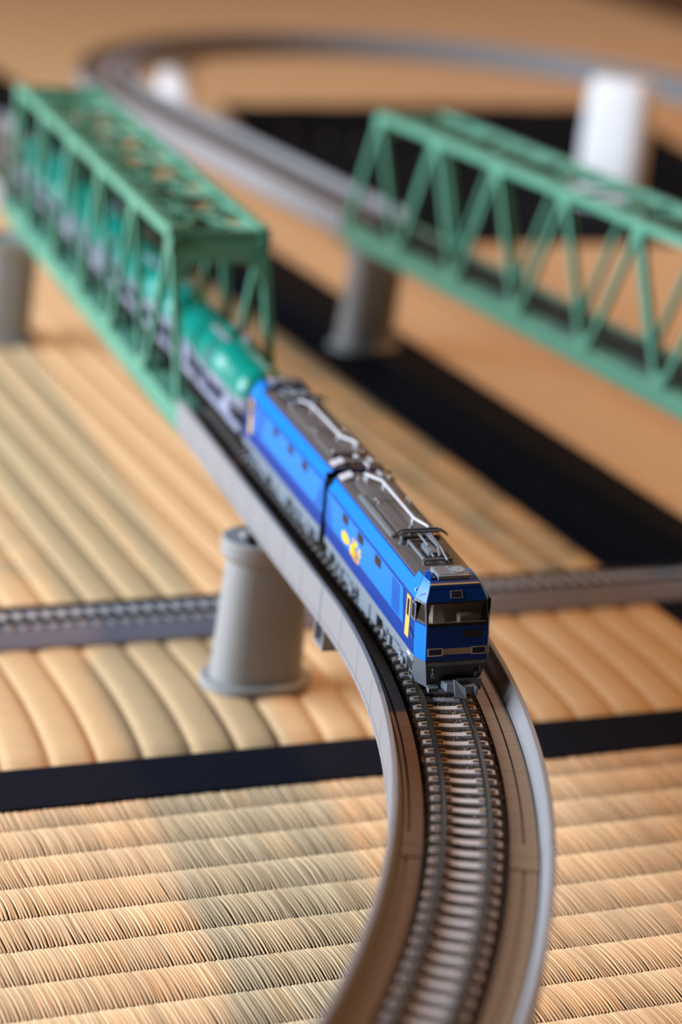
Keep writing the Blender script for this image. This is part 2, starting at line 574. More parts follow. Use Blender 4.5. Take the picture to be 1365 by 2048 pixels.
# ------------------------------------------------------------------ truss bridges
def truss(name, label, line, t0, sgn, uc, P=52.0, cat='truss bridge'):
    root = empty(name)
    tag(root, label, cat, 'green truss bridges')
    LEN = 6 * P
    X = lambda k: t0 + sgn * k
    hw = 16.6
    zb, zt = 54.0, 115.0
    for s in (-1, 1):
        u = uc + s * hw
        side = line(t0)[1]
        sv = (side.x, side.y, 0)
        mb = MB()
        mb.loft([[at(line, X(k), u + du, z) for du, z in ((-1.3, 50.4), (1.3, 50.4), (1.3, 51.2), (0.8, 51.2), (0.8, 57.6), (1.3, 57.6), (1.3, 58.5), (-1.3, 58.5), (-1.3, 57.6), (-0.8, 57.6), (-0.8, 51.2), (-1.3, 51.2))] for k in (0, LEN)])
        mb.build('bottom_chord', M['truss'], root)
        mb = MB()
        mb.loft([[at(line, X(k), u + du, z) for du, z in ((-1.9, zt - 1.9), (1.9, zt - 1.9), (1.9, zt + 1.9), (-1.9, zt + 1.9))] for k in (P / 2 - 1.6, LEN - P / 2 + 1.6)])
        mb.build('top_chord', M['truss'], root)
        for i in range(6):
            kb0, kt, kb1 = i * P, (i + 0.5) * P, (i + 1) * P
            for ka, kc, nm in ((kb0 + (2.5 if i == 0 else 1.2), kt, 'end_post' if i == 0 else 'diagonal'), (kb1 - (2.5 if i == 5 else 1.2), kt, 'end_post' if i == 5 else 'diagonal')):
                mb = MB()
                w = 3.0 if nm == 'end_post' else (2.1 if ka < kc else 2.6)
                p, q = at(line, X(ka), u, zb + 2), at(line, X(kc), u, zt - 1)
                d = (q - p).normalized()
                # H section: two flanges and a web
                nrm = Vector(sv).cross(d).normalized()
                for off in (-1, 1):
                    mb.beam(p + Vector(sv) * off * 1.0, q + Vector(sv) * off * 1.0, 0.55, w, sv)
                mb.beam(p, q, 1.6, 0.6 if nm == 'diagonal' else w * 0.9, sv)
                mb.build(nm, M['truss'], root)
            for k, z, r in ((kt, zt - 2.6, 4.2), (kb1 if i < 5 else None, 58.0, 4.6)):
                if k is None: continue
                mb = MB()
                poly = [(-r, 1.9), (r, 1.9), (r * 0.75, -r * 0.9), (0, -r * 1.25), (-r * 0.75, -r * 0.9)] if z > 80 else [(-r, -1.5), (r, -1.5), (r * 0.7, r * 1.0), (0, r * 1.2), (-r * 0.7, r * 1.0)]
                for off in (-1.55, 1.2):
                    o = at(line, X(k), u + off, z)
                    d = line(X(k))[2]
                    mb.prism(poly, o, (d.x, d.y, 0), (0, 0, 1), sv, 0.35)
                mb.build('gusset_plate', M['truss'], root)
    # top lateral bracing
    for i in range(6):
        k = (i + 0.5) * P
        mb = MB()
        mb.loft([[at(line, X(k + dk), uc + u, z) for dk, z in ((-1.5, zt - 0.9), (1.5, zt - 0.9), (1.5, zt + 0.9), (-1.5, zt + 0.9))] for u in (-hw, hw)])
        mb.build('top_strut', M['truss'], root)
        if i < 5:
            for s in (-1, 1):
                mb = MB()
                mb.beam(at(line, X(k + 1), uc + s * (hw - 1), zt - 0.2), at(line, X(k + P - 1), uc - s * (hw - 1), zt - 0.2), 1.9, 1.2)
                mb.build('top_brace', M['truss'], root)
            mb = MB()
            km = k + P / 2
            mb.loft([[at(line, X(km + dk), uc + u, z) for dk, z in ((-1.1, zt - 0.9), (1.1, zt - 0.9), (1.1, zt + 0.9), (-1.1, zt + 0.9))] for u in (-hw, hw)])
            mb.build('top_strut', M['truss'], root)
    # arched portals in the plane of the end posts
    for k0, k1 in ((P / 2, 0.0), (LEN - P / 2, LEN)):
        top, bot = at(line, X(k0), uc, zt), at(line, X(k1), uc, zb)
        e = (bot - top).normalized()
        n = line(t0)[1]
        ux = Vector((n.x, n.y, 0))
        ez = ux.cross(e).normalized()
        poly = [(-hw, -1), (hw, -1), (hw, 26)]
        arc = [(hw - 1.2, 26)] + [(hw - 1.2 - 7.5 * (1 - math.cos(a)), 22.5 - 12.0 * math.sin(a)) for a in [rad(q) for q in (0, 15, 30, 45, 60, 75, 90)]]
        poly = poly + arc + [(-x, y) for x, y in reversed(arc)] + [(-hw, 26)]
        mb = MB()
        a_, b_ = [], []
        # built as a strip so that the concave arch keeps clean faces
        half = [(hw - 1.2, 26)] + [(hw - 1.2 - 7.5 * (1 - math.cos(rad(q))), 22.5 - 12.0 * math.sin(rad(q))) for q in (0, 15, 30, 45, 60, 75, 90)]
        low = half + [(-x, y) for x, y in reversed(half)]
        m = len(low)
        upc = [(hw if i < 2 else (-hw if i >= m - 2 else low[i][0]), 26.0 if i == 0 or i == m - 1 else (-1.0)) for i in range(m)]
        upc[0] = (hw, 26.0)
        upc[-1] = (-hw, 26.0)
        rings = []
        for (x0, y0), (x1, y1) in zip(low, upc):
            ring = []
            for (x, y), z in (((x0, y0), -0.7), ((x1, y1), -0.7), ((x1, y1), 0.7), ((x0, y0), 0.7)):
                ring.append(top + ux * x + e * y + ez * z)
            rings.append(ring)
        mb.loft(rings)
        mb.build('portal_frame', M['truss'], root)
    # floor: cross beams, stringers and inspection walk
    for i in range(13):
        k = min(max(i * P / 2, 1.5), LEN - 1.5)
        mb = MB()
        mb.loft([[at(line, X(k + dk), uc + u, z) for dk, z in ((-1.0, 51.2), (1.0, 51.2), (1.0, 55.5), (-1.0, 55.5))] for u in (-hw + 0.8, hw - 0.8)])
        mb.build('floor_beam', M['truss'], root)
    for u in (-5.15, 5.15):
        mb = MB()
        mb.loft([[at(line, X(k), u + du, z) for du, z in ((-1.4, 55.5), (1.4, 55.5), (1.4, 58.2), (-1.4, 58.2))] for k in (0.2, LEN - 0.2)])
        mb.build('stringer', M['bed'], root)
    for s in (-1, 1):
        mb = MB()
        mb.loft([[at(line, X(k), uc + u, z) for u, z in ((s * 9.4, 57.2), (s * 15.2, 57.2), (s * 15.2, 58.4), (s * 9.4, 58.4))] for k in (0.4, LEN - 0.4)])
        mb.build('inspection_walkway', M['truss'], root)
    lo_, hi_ = (t0 + 0.2, t0 + LEN - 0.2) if sgn > 0 else (t0 - LEN + 0.2, t0 - 0.2)
    rails(root, line, lo_, hi_, ZR, 300)
    for i in range(62):
        place('sleeper', SLEEPER_DARK, line, lo_ + 2.4 + i * (LEN - 5.2) / 61.0, 0, 58.2, root)
    return root


truss('truss_bridge', 'green truss bridge on the left with teal tank wagons inside', main_line, TR0, 1, 1.25, 53.6)
truss('truss_bridge', 'green truss bridge on the right with no train on it', right_line, 32.0, -1, -1.25)


# ------------------------------------------------------------------ piers
def oval(hl, hw, n=8):
    """half length along x, half width along y, rounded ends"""
    pts = []
    for s in (1, -1):
        for i in range(n + 1):
            a = rad(-90 + 180 * i / n)
            pts.append((s * (hl - hw + hw * math.cos(a)), s * hw * math.sin(a)))
    return pts


def pier(name, label, line, t, u_bot, u_top, cap_u, zc0, zc1, m, thick=9.0, extra=0.0, group='viaduct piers', rz=None):
    p, n, d = line(t)
    root = empty(name, (p.x, p.y, 0), math.atan2(n.y, n.x) if rz is None else rz)
    tag(root, label, 'pier', group)
    def ring(u0, u1, hw, z):
        c, hl = (u0 + u1) / 2, (u1 - u0) / 2
        return [(c + x, y, z) for x, y in oval(hl, hw)]
    lerp = lambda q: (u_bot[0] + (u_top[0] - u_bot[0]) * q, u_bot[1] + (u_top[1] - u_bot[1]) * q)
    mb = MB()
    rs = []
    for q in (0.0, 0.3, 0.6, 0.85, 1.0):
        a, b = lerp(q)
        rs.append(ring(a, b, thick * (1 - 0.12 * q), 2.5 + (zc0 + 0.5 - 2.5) * q))
    mb.loft(rs)
    mb.build('shaft', m, root)
    mb = MB()
    mb.loft([ring(u_bot[0] - 3.2, u_bot[1] + 3.2, thick + 2.8, 0.0), ring(u_bot[0] - 3.2, u_bot[1] + 3.2, thick + 2.8, 2.0), ring(u_bot[0] - 2.6, u_bot[1] + 2.6, thick + 2.2, 2.6)])
    mb.build('foot_plate', m, root)
    mb = MB()
    c0, c1 = cap_u
    mb.loft([ring(c0 + 1.6, c1 - 1.6, thick - 0.2, zc0 - 1.2), ring(c0, c1, thick + 1.0, zc0 + 0.6), ring(c0, c1, thick + 1.0, zc1 - 0.5), ring(c0 + 0.4, c1 - 0.4, thick + 0.6, zc1)])
    cap = mb.build('cap', m, root)
    mb = MB()
    mb.loft([ring(c0 + 1.2, c0 + 15, thick - 0.8, zc1 - 0.1), ring(c0 + 1.2, c0 + 15, thick - 0.8, zc1 + 0.06)])
    mb.build('cap_recess', M['mgrey'], cap)
    mb = MB()
    mb.bbox(c0 + 6.0, c0 + 9.0, -2.2, 2.2, zc1, zc1 + 1.6, 0.3)
    mb.build('clip_block', m, cap)
    return root


pier('viaduct_pier', 'grey oval pier under the straight viaduct beside the blue locomotive', main_line, 72.0, (-26.2, 3.7), (-23.4, 3.0), (-25.5, 14), 43.5, 49.3, M['pier'])
pier('viaduct_pier', 'pale grey pier at the left edge under the far end of the left truss bridge', main_line, 449.0, (-38, -9), (-34, -7), (-36, 12), 43.5, 49.3, M['pier'], 10)
pier('viaduct_pier', 'grey pier in shade under the near end of the far viaduct and right truss bridge', right_line, 18.0, (-24, 6), (-20, 8), (-22, 14), 43.5, 49.3, M['pier'], 8)
pier('viaduct_pier', 'grey pier under the far loop, mostly hidden by the broad white block', right_line, 945.0, (-19, 19), (-17, 17), (-19, 19), 44.0, 49.3, M['pier'], 10)
pier('viaduct_pier', 'white tapered pier inside the far loop at the upper left', right_line, 578.0, (-19, 17), (-14, 13), (-15, 14), 44.0, 49.3, M['whitepier'], 10)


# ------------------------------------------------------------------ tatami mats
AV = Vector((math.cos(A_ANG), math.sin(A_ANG)))
BV = Vector((math.cos(B_ANG), math.sin(B_ANG)))
TOPO = Vector((6.5, 590.65))      # a point on the line where the middle mat begins
LOWO = Vector((7.35, 564.7))      # a point on the line where the near mat's weave begins


def ridge(x, h):
    x = x % 1.0
    return h * (1 - abs(2 * x - 1) ** 2.6) ** 0.6


def mat_mesh(k0, k1, v0, v1, pitch, h, bend, nv):
    """ridges run along -BV; k counts along the seam line, v away from it"""
    mb = MB()
    per = 9
    n = int(round((k1 - k0) / pitch * per))
    vs_ = [v0 + (v1 - v0) * (j / nv) ** 2.2 for j in range(nv + 1)]
    vs, fs = [], []
    for j, v in enumerate(vs_):
        sh = -bend * max(0.0, 1 - v / 62.0) ** 2
        drop = -1.9 * max(0.0, 1 - v / 9.0) ** 2
        for i in range(n + 1):
            k = k0 + (k1 - k0) * i / n
            wob = 0.5 * math.sin(v * 0.021 + math.floor(k / pitch) * 1.7)
            p = TOPO + AV * (k + sh + wob * (0 < i < n)) - BV * v
            vs.append((p.x, p.y, -1.2 + ridge((k - k0) / pitch, h) + drop))
    for j in range(nv):
        for i in range(n):
            a = j * (n + 1) + i
            fs.append((a, a + 1, a + n + 2, a + n + 1))
    mb.add(vs, fs)
    return mb


KR = 157.1
PB = 14.2
HK = 30.0
HZ = 0.35

fl = MB()
fl.box(-2600, 2600, -900, 4200, -62, -56)
tag(fl.build('floor', M['subfloor']), kind='structure')

mid = empty('tatami_mat', (0, 0, 0))
tag(mid, 'tatami mat with deep straw ridges under the train viaduct in mid-ground', 'tatami mat', 'tatami mats')
mat_mesh(KR - PB * 62, KR, 0.4, 2700, PB, 1.25, 5.0, 90).build('woven_cover', M['weave'], mid)


def strip(k0, k1, v0, v1, z, o=TOPO, th=1.6):
    mb = MB()
    n = 40
    rings = []
    for j in range(n + 1):
        v = v0 + (v1 - v0) * j / n
        zz = z - 1.6 * max(0.0, 1 - v / 9.0) ** 2
        a, b = o + AV * k0 - BV * v, o + AV * k1 - BV * v
        rings.append([(a.x, a.y, zz - th), (b.x, b.y, zz - th), (b.x, b.y, zz), (a.x, a.y, zz)])
    mb.loft(rings)
    return mb


strip(KR, KR + HK - 0.3, 0.4, 2700, HZ).build('border_cloth', M['heri'], mid)
mb = MB()
q = [TOPO + AV * k - BV * v for k, v in ((KR - PB * 62, 0.5), (KR + HK - 0.3, 0.5), (KR + HK - 0.3, 2700), (KR - PB * 62, 2700))]
mb.hexa([(p.x, p.y, -55) for p in q], [(p.x, p.y, -3.0) for p in q])
mb.build('straw_core', M['subfloor'], mid)

rgt = empty('tatami_mat')
tag(rgt, 'orange-lit tatami mat under the right truss bridge and the far loop', 'tatami mat', 'tatami mats')
K2 = KR + HK
strip(K2 + 0.3, K2 + HK, 0.4, 2700, HZ).build('border_cloth', M['heri2'], rgt)
mb = mat_mesh(K2 + HK, K2 + HK + PB * 62, 0.4, 2700, PB, 0.8, 5.0, 70)
mb.build('woven_cover', M['weave'], rgt)
mb = MB()
q = [TOPO + AV * k - BV * v for k, v in ((K2 + 0.3, 0.5), (K2 + HK + PB * 62, 0.5), (K2 + HK + PB * 62, 2700), (K2 + 0.3, 2700))]
mb.hexa([(p.x, p.y, -55) for p in q], [(p.x, p.y, -3.0) for p in q])
mb.build('straw_core', M['subfloor'], rgt)

# near mat: every straw of the weave is its own little arch
near = empty('tatami_mat')
tag(near, 'pale tatami mat in the foreground with separate straws in sharp focus', 'tatami mat', 'tatami mats')
PN = 14.6
ROWS = 22


def straw_rows():
    rnd = random.Random(11)
    mb = MB()
    mb.tone = []
    seg = 9
    KA, KB = -330.0, 330.0
    for r in range(ROWS):
        k = KA
        clump, cl_n, lean = 1.0, 0, 0.0
        while k < KB:
            w = rnd.uniform(0.72, 1.18)
            if cl_n <= 0:
                cl_n = rnd.randint(3, 14)
                clump = rnd.uniform(0.90, 1.06)
                lean = rnd.uniform(-0.5, 0.5)
                warm = rnd.uniform(-0.03, 0.05)
            cl_n -= 1
            tn = clump * rnd.uniform(0.9, 1.08)
            if rnd.random() < 0.035: tn *= 0.80
            tn_c = (min(1.25, tn * (1 + warm)), tn, tn * (1 - warm))
            hh = rnd.uniform(0.85, 1.10)
            s0 = rnd.uniform(-0.25, 0.25)
            e1 = rnd.uniform(-0.02, 0.02)
            vs, fs = [], []
            for j in range(seg + 1):
                x = j / seg
                v = (r + 0.01 + e1 * x + 0.97 * x) * PN - 5.0
                z = -1.08 + hh * max(0.0, math.sin(math.pi * (0.10 + 0.86 * x ** 0.85))) ** 0.7
                kk = k + (lean + s0) * math.sin(math.pi * x) * 0.6
                pin = 0.70 + 0.30 * math.sin(math.pi * min(1.0, 0.25 + x * 0.95)) - 0.22 * x ** 6
                c = LOWO + AV * kk + BV * v
                hw = 0.60 * w * pin
                a, b = c - AV * hw, c + AV * hw
                vs += [(a.x, a.y, z - 0.36), (c.x, c.y, z), (b.x, b.y, z - 0.36)]
                mb.tone += [tn_c] * 3
                if j:
                    o = (j - 1) * 3
                    fs += [(o, o + 1, o + 4, o + 3), (o + 1, o + 2, o + 5, o + 4)]
            mb.add(vs, fs)
            k += w * 0.94
    return mb


def build_straws():
    mb = straw_rows()
    me = bpy.data.meshes.new('straw_weave')
    me.from_pydata([(x * S, y * S, z * S) for x, y, z in mb.v], [], mb.f)
    at_ = me.color_attributes.new('tone', 'FLOAT_COLOR', 'POINT')
    at_.data.foreach_set('color', [c for t in mb.tone for c in (t[0], t[1], t[2], 1.0)])
    me.shade_smooth()
    return put('straw_weave', me, M['straw'], near)


tag(build_straws(), 'pale woven rush straws lying in parallel rows', kind='stuff')
mb = MB()
q = [LOWO + AV * k + BV * v for k, v in ((-900, ROWS * PN + 300), (900, ROWS * PN + 300), (900, -1), (-900, -1))]
mb.hexa([(p.x, p.y, -55) for p in q], [(p.x, p.y, -2.2) for p in q])
mb.build('straw_core', M['subfloor'], near)
mb = MB()
n = 120
rings = []
rnd = random.Random(3)
for j in range(n + 1):
    k = -900 + 1800 * j / n
    a, b = LOWO + AV * k, TOPO + AV * k
    e = 0.25 * rnd.uniform(-1, 1)
    rings.append([(a.x, a.y + e - 0.4, -1.6), (b.x, b.y - 0.3, -2.5), (b.x, b.y - 0.3, -0.5), (b.x - 0.2, b.y - 1.5, 0.4), (a.x, a.y + e, 0.5), (a.x, a.y + e - 0.4, -0.4)])
mb.loft(rings)
mb.build('border_cloth', M['heri'], near)


# ------------------------------------------------------------------ track lying on the mats
TG = rad(23.26)
G0 = Vector((-0.9, 686.6))
GD = Vector((math.cos(TG), math.sin(TG)))


def ground_line(s):
    n = Vector((GD.y, -GD.x))
    return G0 + GD * s, n, GD.copy()


def floor_track(label, s0, s1):
    root = empty('floor_track')
    tag(root, label, 'track', 'track sections on the tatami')
    mb = MB()
    sweep(mb, ground_line, s0 + .1, s1 - .1, [(-12.5, 0.1), (12.5, 0.1), (12.4, 1.2), (9.2, 4.6), (-9.2, 4.6), (-12.4, 1.2)], 400)
    mb.build('roadbed', M['tankgrey'], root)
    rails(root, ground_line, s0 + .1, s1 - .1, 7.6, 400)
    k = round((s1 - s0) / 4.9)
    for i in range(k):
        place('sleeper', SLEEPER, ground_line, s0 + (s1 - s0) * (i + .5) / k, 0, 4.75, root)
    return root


floor_track('grey track section on the tatami to the left of the grey pier', -440, -32)
floor_track('grey track section on the tatami passing beneath the blue locomotive', -32, 92)
floor_track('grey track section on the tatami at the right edge', 92, 440)


# ------------------------------------------------------------------ blue two-unit electric locomotive
LK = 1.065            # the rolling stock is drawn at 1:150 and enlarged to the viaduct's scale
LU = 81.2
YF = LU / 2          # front face of the cab
YB = -LU / 2         # coupling end


def interp(tbl, z):
    for (a, fa), (b, fb) in zip(tbl, tbl[1:]):
        if z <= b:
            return fa + (fb - fa) * (z - a) / (b - a)
    return tbl[-1][1]


HS = [(0.8, 8.0), (4.0, 9.0), (8.3, 9.35), (21.2, 9.35), (21.6, 9.2), (24.2, 7.5), (26.0, 6.3)]     # half width of the side
YFZ = [(0.8, YF - 1.7), (8.3, YF), (16.6, YF - 1.2), (21.8, YF - 3.0), (24.2, YF - 4.4), (25.4, YF - 5.3), (26.0, YF - 6.3)]  # front face position
HFZ = [(0.8, 6.2), (8.3, 7.6), (21.8, 7.55), (24.2, 6.6), (26.0, 5.8)]                       # half width of the flat front


def hs(z): return interp(HS, z)
def yf(z): return interp(YFZ, z)
def hf(z): return min(interp(HFZ, z), hs(z) - 0.05)
def yc(z): return yf(z) - 4.0


def s_front(u, z): return Vector((u * hf(z), yf(z), z))
def s_cham(sd): return lambda w, z: Vector((sd * (hf(z) + (hs(z) - hf(z)) * w), yf(z) + (yc(z) - yf(z)) * w, z))
def s_side(sd): return lambda y, z: Vector((sd * hs(z), y, z))


def patch(mb, f, a0, a1, z0, z1, na=2, nz=4, off=0.06, a0t=None, a1t=None):
    """thin raised panel lying on surface f(a, z); a-range may differ at the top"""
    a0t = a0 if a0t is None else a0t
    a1t = a1 if a1t is None else a1t
    zs = sorted(set([z0 + (z1 - z0) * j / nz for j in range(nz + 1)] + [q for q, _ in HS + YFZ if z0 < q < z1]))
    outer, inner = [], []
    for z in zs:
        k = (z - z0) / (z1 - z0)
        lo, hi = a0 + (a0t - a0) * k, a1 + (a1t - a1) * k
        for i in range(na + 1):
            a = lo + (hi - lo) * i / na
            e = 1e-2
            p = f(a, z)
            du = f(a + e, z) - f(a - e, z)
            zz0, zz1 = max(0.8, z - e), min(26.0, z + e)
            dv = f(a, zz1) - f(a, zz0)
            n = du.cross(dv).normalized()
            c = Vector((p.x, p.y - (YF - 12), 0))
            if n.dot(c) < 0: n = -n
            outer.append(p + n * off)
            inner.append(p - n * 0.15)
    w = na + 1
    h = len(zs)
    N = len(outer)
    fs = []
    for j in range(h - 1):
        for i in range(na):
            q = (j * w + i, j * w + i + 1, (j + 1) * w + i + 1, (j + 1) * w + i)
            fs.append(q)
            fs.append(tuple(N + t for t in reversed(q)))
    rim = [(0, i) for i in range(w)] + [(j, w - 1) for j in range(1, h)] + [(h - 1, i) for i in range(w - 2, -1, -1)] + [(j, 0) for j in range(h - 2, 0, -1)]
    ids = [j * w + i for j, i in rim]
    for a, b in zip(ids, ids[1:] + ids[:1]):
        fs.append((a, b, N + b, N + a))
    return mb.add(outer + inner, fs)


def frame_patch(mb, f, a0, a1, z0, z1, ta, tz, off):
    patch(mb, f, a0, a1, z0, z0 + tz, off=off)
    patch(mb, f, a0, a1, z1 - tz, z1, off=off)
    patch(mb, f, a0, a0 + ta, z0 + tz, z1 - tz, off=off)
    patch(mb, f, a1 - ta, a1, z0 + tz, z1 - tz, off=off)


def loco_unit(label, loc, rz, roll, front):
    root = empty('locomotive', loc, rz, 0, roll)
    root.scale = (LK, LK, LK)
    tag(root, label, 'locomotive', 'two coupled halves of the blue electric locomotive')
    # ---- body shell (navy), open at the windscreen
    zs = [8.3, 12.0, 16.9, 21.2, 21.6, 21.8, 24.2, 24.9]
    mb = MB()
    yb, ym = YB, YF - 9.0
    for a, b in zip(zs, zs[1:]):
        def ringpts(z):
            return [Vector((hs(z), yb, z)), Vector((hs(z), ym, z)), Vector((hs(z), yc(z), z)), Vector((hf(z), yf(z), z)), Vector((-hf(z), yf(z), z)), Vector((-hs(z), yc(z), z)), Vector((-hs(z), ym, z)), Vector((-hs(z), yb, z))]
        A, B = ringpts(a), ringpts(b)
        for i in range(8):
            j = (i + 1) % 8
            screen = 16.8 < a < 21.7
            if screen and i in (1, 2, 3, 4, 5) and (i not in (1, 5) or b < 21.3):
                continue
            mb.add([A[i], A[j], B[j], B[i]], [(0, 1, 2, 3)])
    T = [Vector((x, y, 24.9)) for x, y in ((hs(24.9), yb), (hs(24.9), yc(24.9)), (hf(24.9), yf(24.9)), (-hf(24.9), yf(24.9)), (-hs(24.9), yc(24.9)), (-hs(24.9), yb))]
    mb.add(T, [(0, 1, 2, 3, 4, 5)])
    Bq = [Vector((x, y, 8.3)) for x, y in ((9.35, yb), (9.35, yc(8.3)), (7.6, YF), (-7.6, YF), (-9.35, yc(8.3)), (-9.35, yb))]
    mb.add(Bq, [(5, 4, 3, 2, 1, 0)])
    body = mb.build('body_shell', M['navy'], root)
    mb = MB()
    mb.loft([[(hs(z), YF - 13.2, z), (hs(z), yc(z), z), (hf(z), yf(z), z), (-hf(z), yf(z), z), (-hs(z), yc(z), z), (-hs(z), YF - 13.2, z)] for z in (24.3, 25.4, 26.0)])
    mb.build('cab_roof', M['navy'], root)
    # ---- cab interior and windscreen
    mb = MB()
    mb.box(-8.6, 8.6, YF - 8.8, YF - 8.5, 9, 23.5)
    mb.box(-7.2, 7.2, YF - 8.5, YF - 2.0, 15.6, 16.0)
    mb.build('cab_bulkhead', M['interior'], root)
    mb = MB()
    mb.bbox(-6.6, -1.0, YF - 5.6, YF - 3.2, 16.0, 18.3, 0.3)
    mb.build('control_desk', M['interior'], root)
    mb = MB()
    mb.hexa([(2.0, YF - 7.4, 16.0), (5.2, YF - 7.4, 16.0), (5.2, YF - 4.2, 16.0), (2.0, YF - 4.2, 16.0)],
            [(3.0, YF - 7.0, 20.6), (4.6, YF - 7.0, 20.6), (4.6, YF - 6.2, 20.6), (3.0, YF - 6.2, 20.6)])
    mb.build('driver_seat', M['interior'], root)
    mb = MB()
    patch(mb, s_front, -0.97, 0.97, 16.9, 21.8, 2, 3, off=-0.25)
    mb.v = mb.v  # a pane with its own thickness
    mb.build('windscreen', M['glass'], root)
    mb = MB()
    patch(mb, s_front, -1.0, 1.0, 16.5, 17.25, off=0.10)
    patch(mb, s_front, -1.0, 1.0, 21.55, 21.95, off=0.10)
    patch(mb, s_front, -1.0, -0.955, 17.25, 21.55, off=0.10)
    patch(mb, s_front, 0.955, 1.0, 17.25, 21.55, off=0.10)
    mb.build('windscreen_frame', M['black'], root)
    mb = MB()
    patch(mb, s_front, -0.95, 0.95, 17.25, 17.4, off=0.12)
    mb.build('windscreen_sill', M['silver'], root)
    mb = MB()
    mb.tube([(-3.6, yf(17.5) + 0.1, 17.5), (-2.8, yf(18.9) + 0.1, 18.9)], 0.09, 5)
    mb.tube([(2.2, yf(17.5) + 0.1, 17.5), (3.2, yf(18.9) + 0.1, 18.9)], 0.09, 5)
    mb.build('wiper', M['dgrey'], root)
    for sd in (-1, 1):
        mb = MB()
        frame_patch(mb, s_cham(sd), 0.0, 1.0, 16.9, 21.75, 0.16, 0.45, 0.05)
        pil = mb.build('corner_pillar', M['dgrey'], root)
        mb = MB()
        patch(mb, s_cham(sd), 0.15, 0.85, 17.3, 21.35, off=0.0)
        mb.build('corner_window', M['glass'], pil)
        mb = MB()
        patch(mb, s_cham(sd), 0.02, 0.98, 8.3, 16.6, off=0.10)
        mb.build('corner_panel', M['sky'], root)
        mb = MB()
        patch(mb, s_cham(sd), 0.04, 1.0, 21.85, 25.9, off=0.10)
        mb.build('brow_panel', M['sky'], root)
        mb = MB()
        patch(mb, s_side(sd), YF - 13.1, yc(24.2), 24.2, 25.9, 2, 2, off=0.10, a1t=yc(25.9))
        mb.build('brow_side_panel', M['sky'], root)
        # ---- side livery
        f = s_side(sd)
        mb = MB()
        patch(mb, f, YB, YF - 15.0, 12.6, 21.1, 6, 2, off=0.07)
        lb = mb.build('side_panel', M['sky'], root)
        mb = MB()
        patch(mb, f, YF - 22.5, YF - 16.2, 13.0, 20.6, off=0.10, a0t=YF - 23.4, a1t=YF - 17.6)  # darker blue paints in the shading of the recessed side panel
        mb.build('shade_stripe', M['midblue'], lb)
        mb = MB()
        patch(mb, f, YB + 1.0, YB + 6.5, 13.0, 20.8, off=0.10, a0t=YB + 1.0, a1t=YB + 1.6)
        mb.build('shade_stripe', M['midblue'], lb)
        mb = MB()
        patch(mb, f, YF - 14.9, YF - 13.2, 12.6, 20.4, off=0.07, a0t=YF - 14.9, a1t=YF - 14.7)
        mb.build('wedge_panel', M['sky'], lb)
        mb = MB()
        patch(mb, f, YB, yc(21.7), 21.7, 24.3, 5, 2, off=0.06, a1t=yc(24.2))
        mb.build('cant_panel', M['sky'], root)
        for y in (-23.0, -9.5, 5.5):
            mb = MB()
            patch(mb, f, y - 2.4, y + 2.4, 18.3, 20.7, off=0.14)
            wf = mb.build('side_window', M['black'], lb)
            mb = MB()
            patch(mb, f, y - 2.0, y + 2.0, 18.7, 20.3, off=0.17)
            mb.build('pane', M['darkglass'], wf)
        # door with its window
        mb = MB()
        patch(mb, f, YF - 11.6, YF - 8.7, 10.6, 21.1, off=0.10)
        dr = mb.build('cab_door', M['yellow'], root)
        mb = MB()
        patch(mb, f, YF - 11.0, YF - 9.3, 15.8, 20.5, off=0.14)
        mb.build('door_window', M['beige'], dr)
        mb = MB()
        patch(mb, f, YF - 10.8, YF - 9.5, 16.1, 20.2, off=0.17)
        mb.build('door_pane', M['darkglass'], dr)
        mb = MB()
        frame_patch(mb, f, YF - 7.9, YF - 4.9, 16.7, 20.9, 0.3, 0.3, 0.10)
        cw = mb.build('cab_side_window', M['silver'], root)
        mb = MB()
        patch(mb, f, YF - 7.6, YF - 5.2, 17.0, 20.6, off=0.0)
        mb.build('pane', M['glass'], cw)
        mb = MB()
        patch(mb, f, YF - 9.0, YF - 7.9, 16.9, 21.2, off=0.0)
        patch(mb, f, YF - 4.9, yc(18) + 0.3, 16.9, 21.2, off=0.0, a1t=yc(21.2))
        patch(mb, f, YF - 7.9, YF - 4.9, 20.8, 21.25, off=0.0)
        mb.build('cab_side_post', M['navy'], root)
        mb = MB()
        mb.tube([(sd * 9.55, YF - 8.2, 13.6), (sd * 9.6, YF - 7.6, 13.8), (sd * 9.6, YF - 5.0, 12.4)], 0.16, 6)
        mb.build('handrail', M['navy'], root)
        # lower grey band
        mb = MB()
        mb.box(sd * 9.3 - 0.35, sd * 9.3 + 0.05, YB, yc(8.3), 6.4, 8.3)
        mb.build('sill_band', M['lgrey'], root)
        mb = MB()
        mb.box(sd * 9.36 - 0.06, sd * 9.36 + 0.06, YF - 8.6, YF - 6.4, 7.1, 7.7)
        mb.build('number_strip', M['white'], root)
    # coupling end wall and bellows
    mb = MB()
    mb.box(-9.1, 9.1, YB - 0.2, YB + 0.3, 6.4, 24.0)
    mb.build('end_wall', M['black'], root)
    mb = MB()
    for i in range(3):
        y = YB - 0.1 - i * 0.28
        mb.box(-6.5, 6.5, y - 0.22, y, 8.0, 23.0, 0.0)
    mb.build('gangway_bellows', M['black'], root)
    # ---- front details
    mb = MB()
    patch(mb, s_front, -0.22, 0.22, 22.6, 24.2, off=0.22)
    h = mb.build('headlight_frame', M['silver'], root)
    mb = MB()
    patch(mb, s_front, -0.18, 0.18, 22.8, 24.0, off=0.26)
    mb.build('headlight_lens', M['lens'], h)
    mb = MB()
    patch(mb, s_front, -1.0, 1.0, 25.3, 25.6, off=0.10)  # beige strip paints in the warm reflection along the roof's front edge
    mb.build('brow_highlight', M['beige'], root)
    mb = MB()
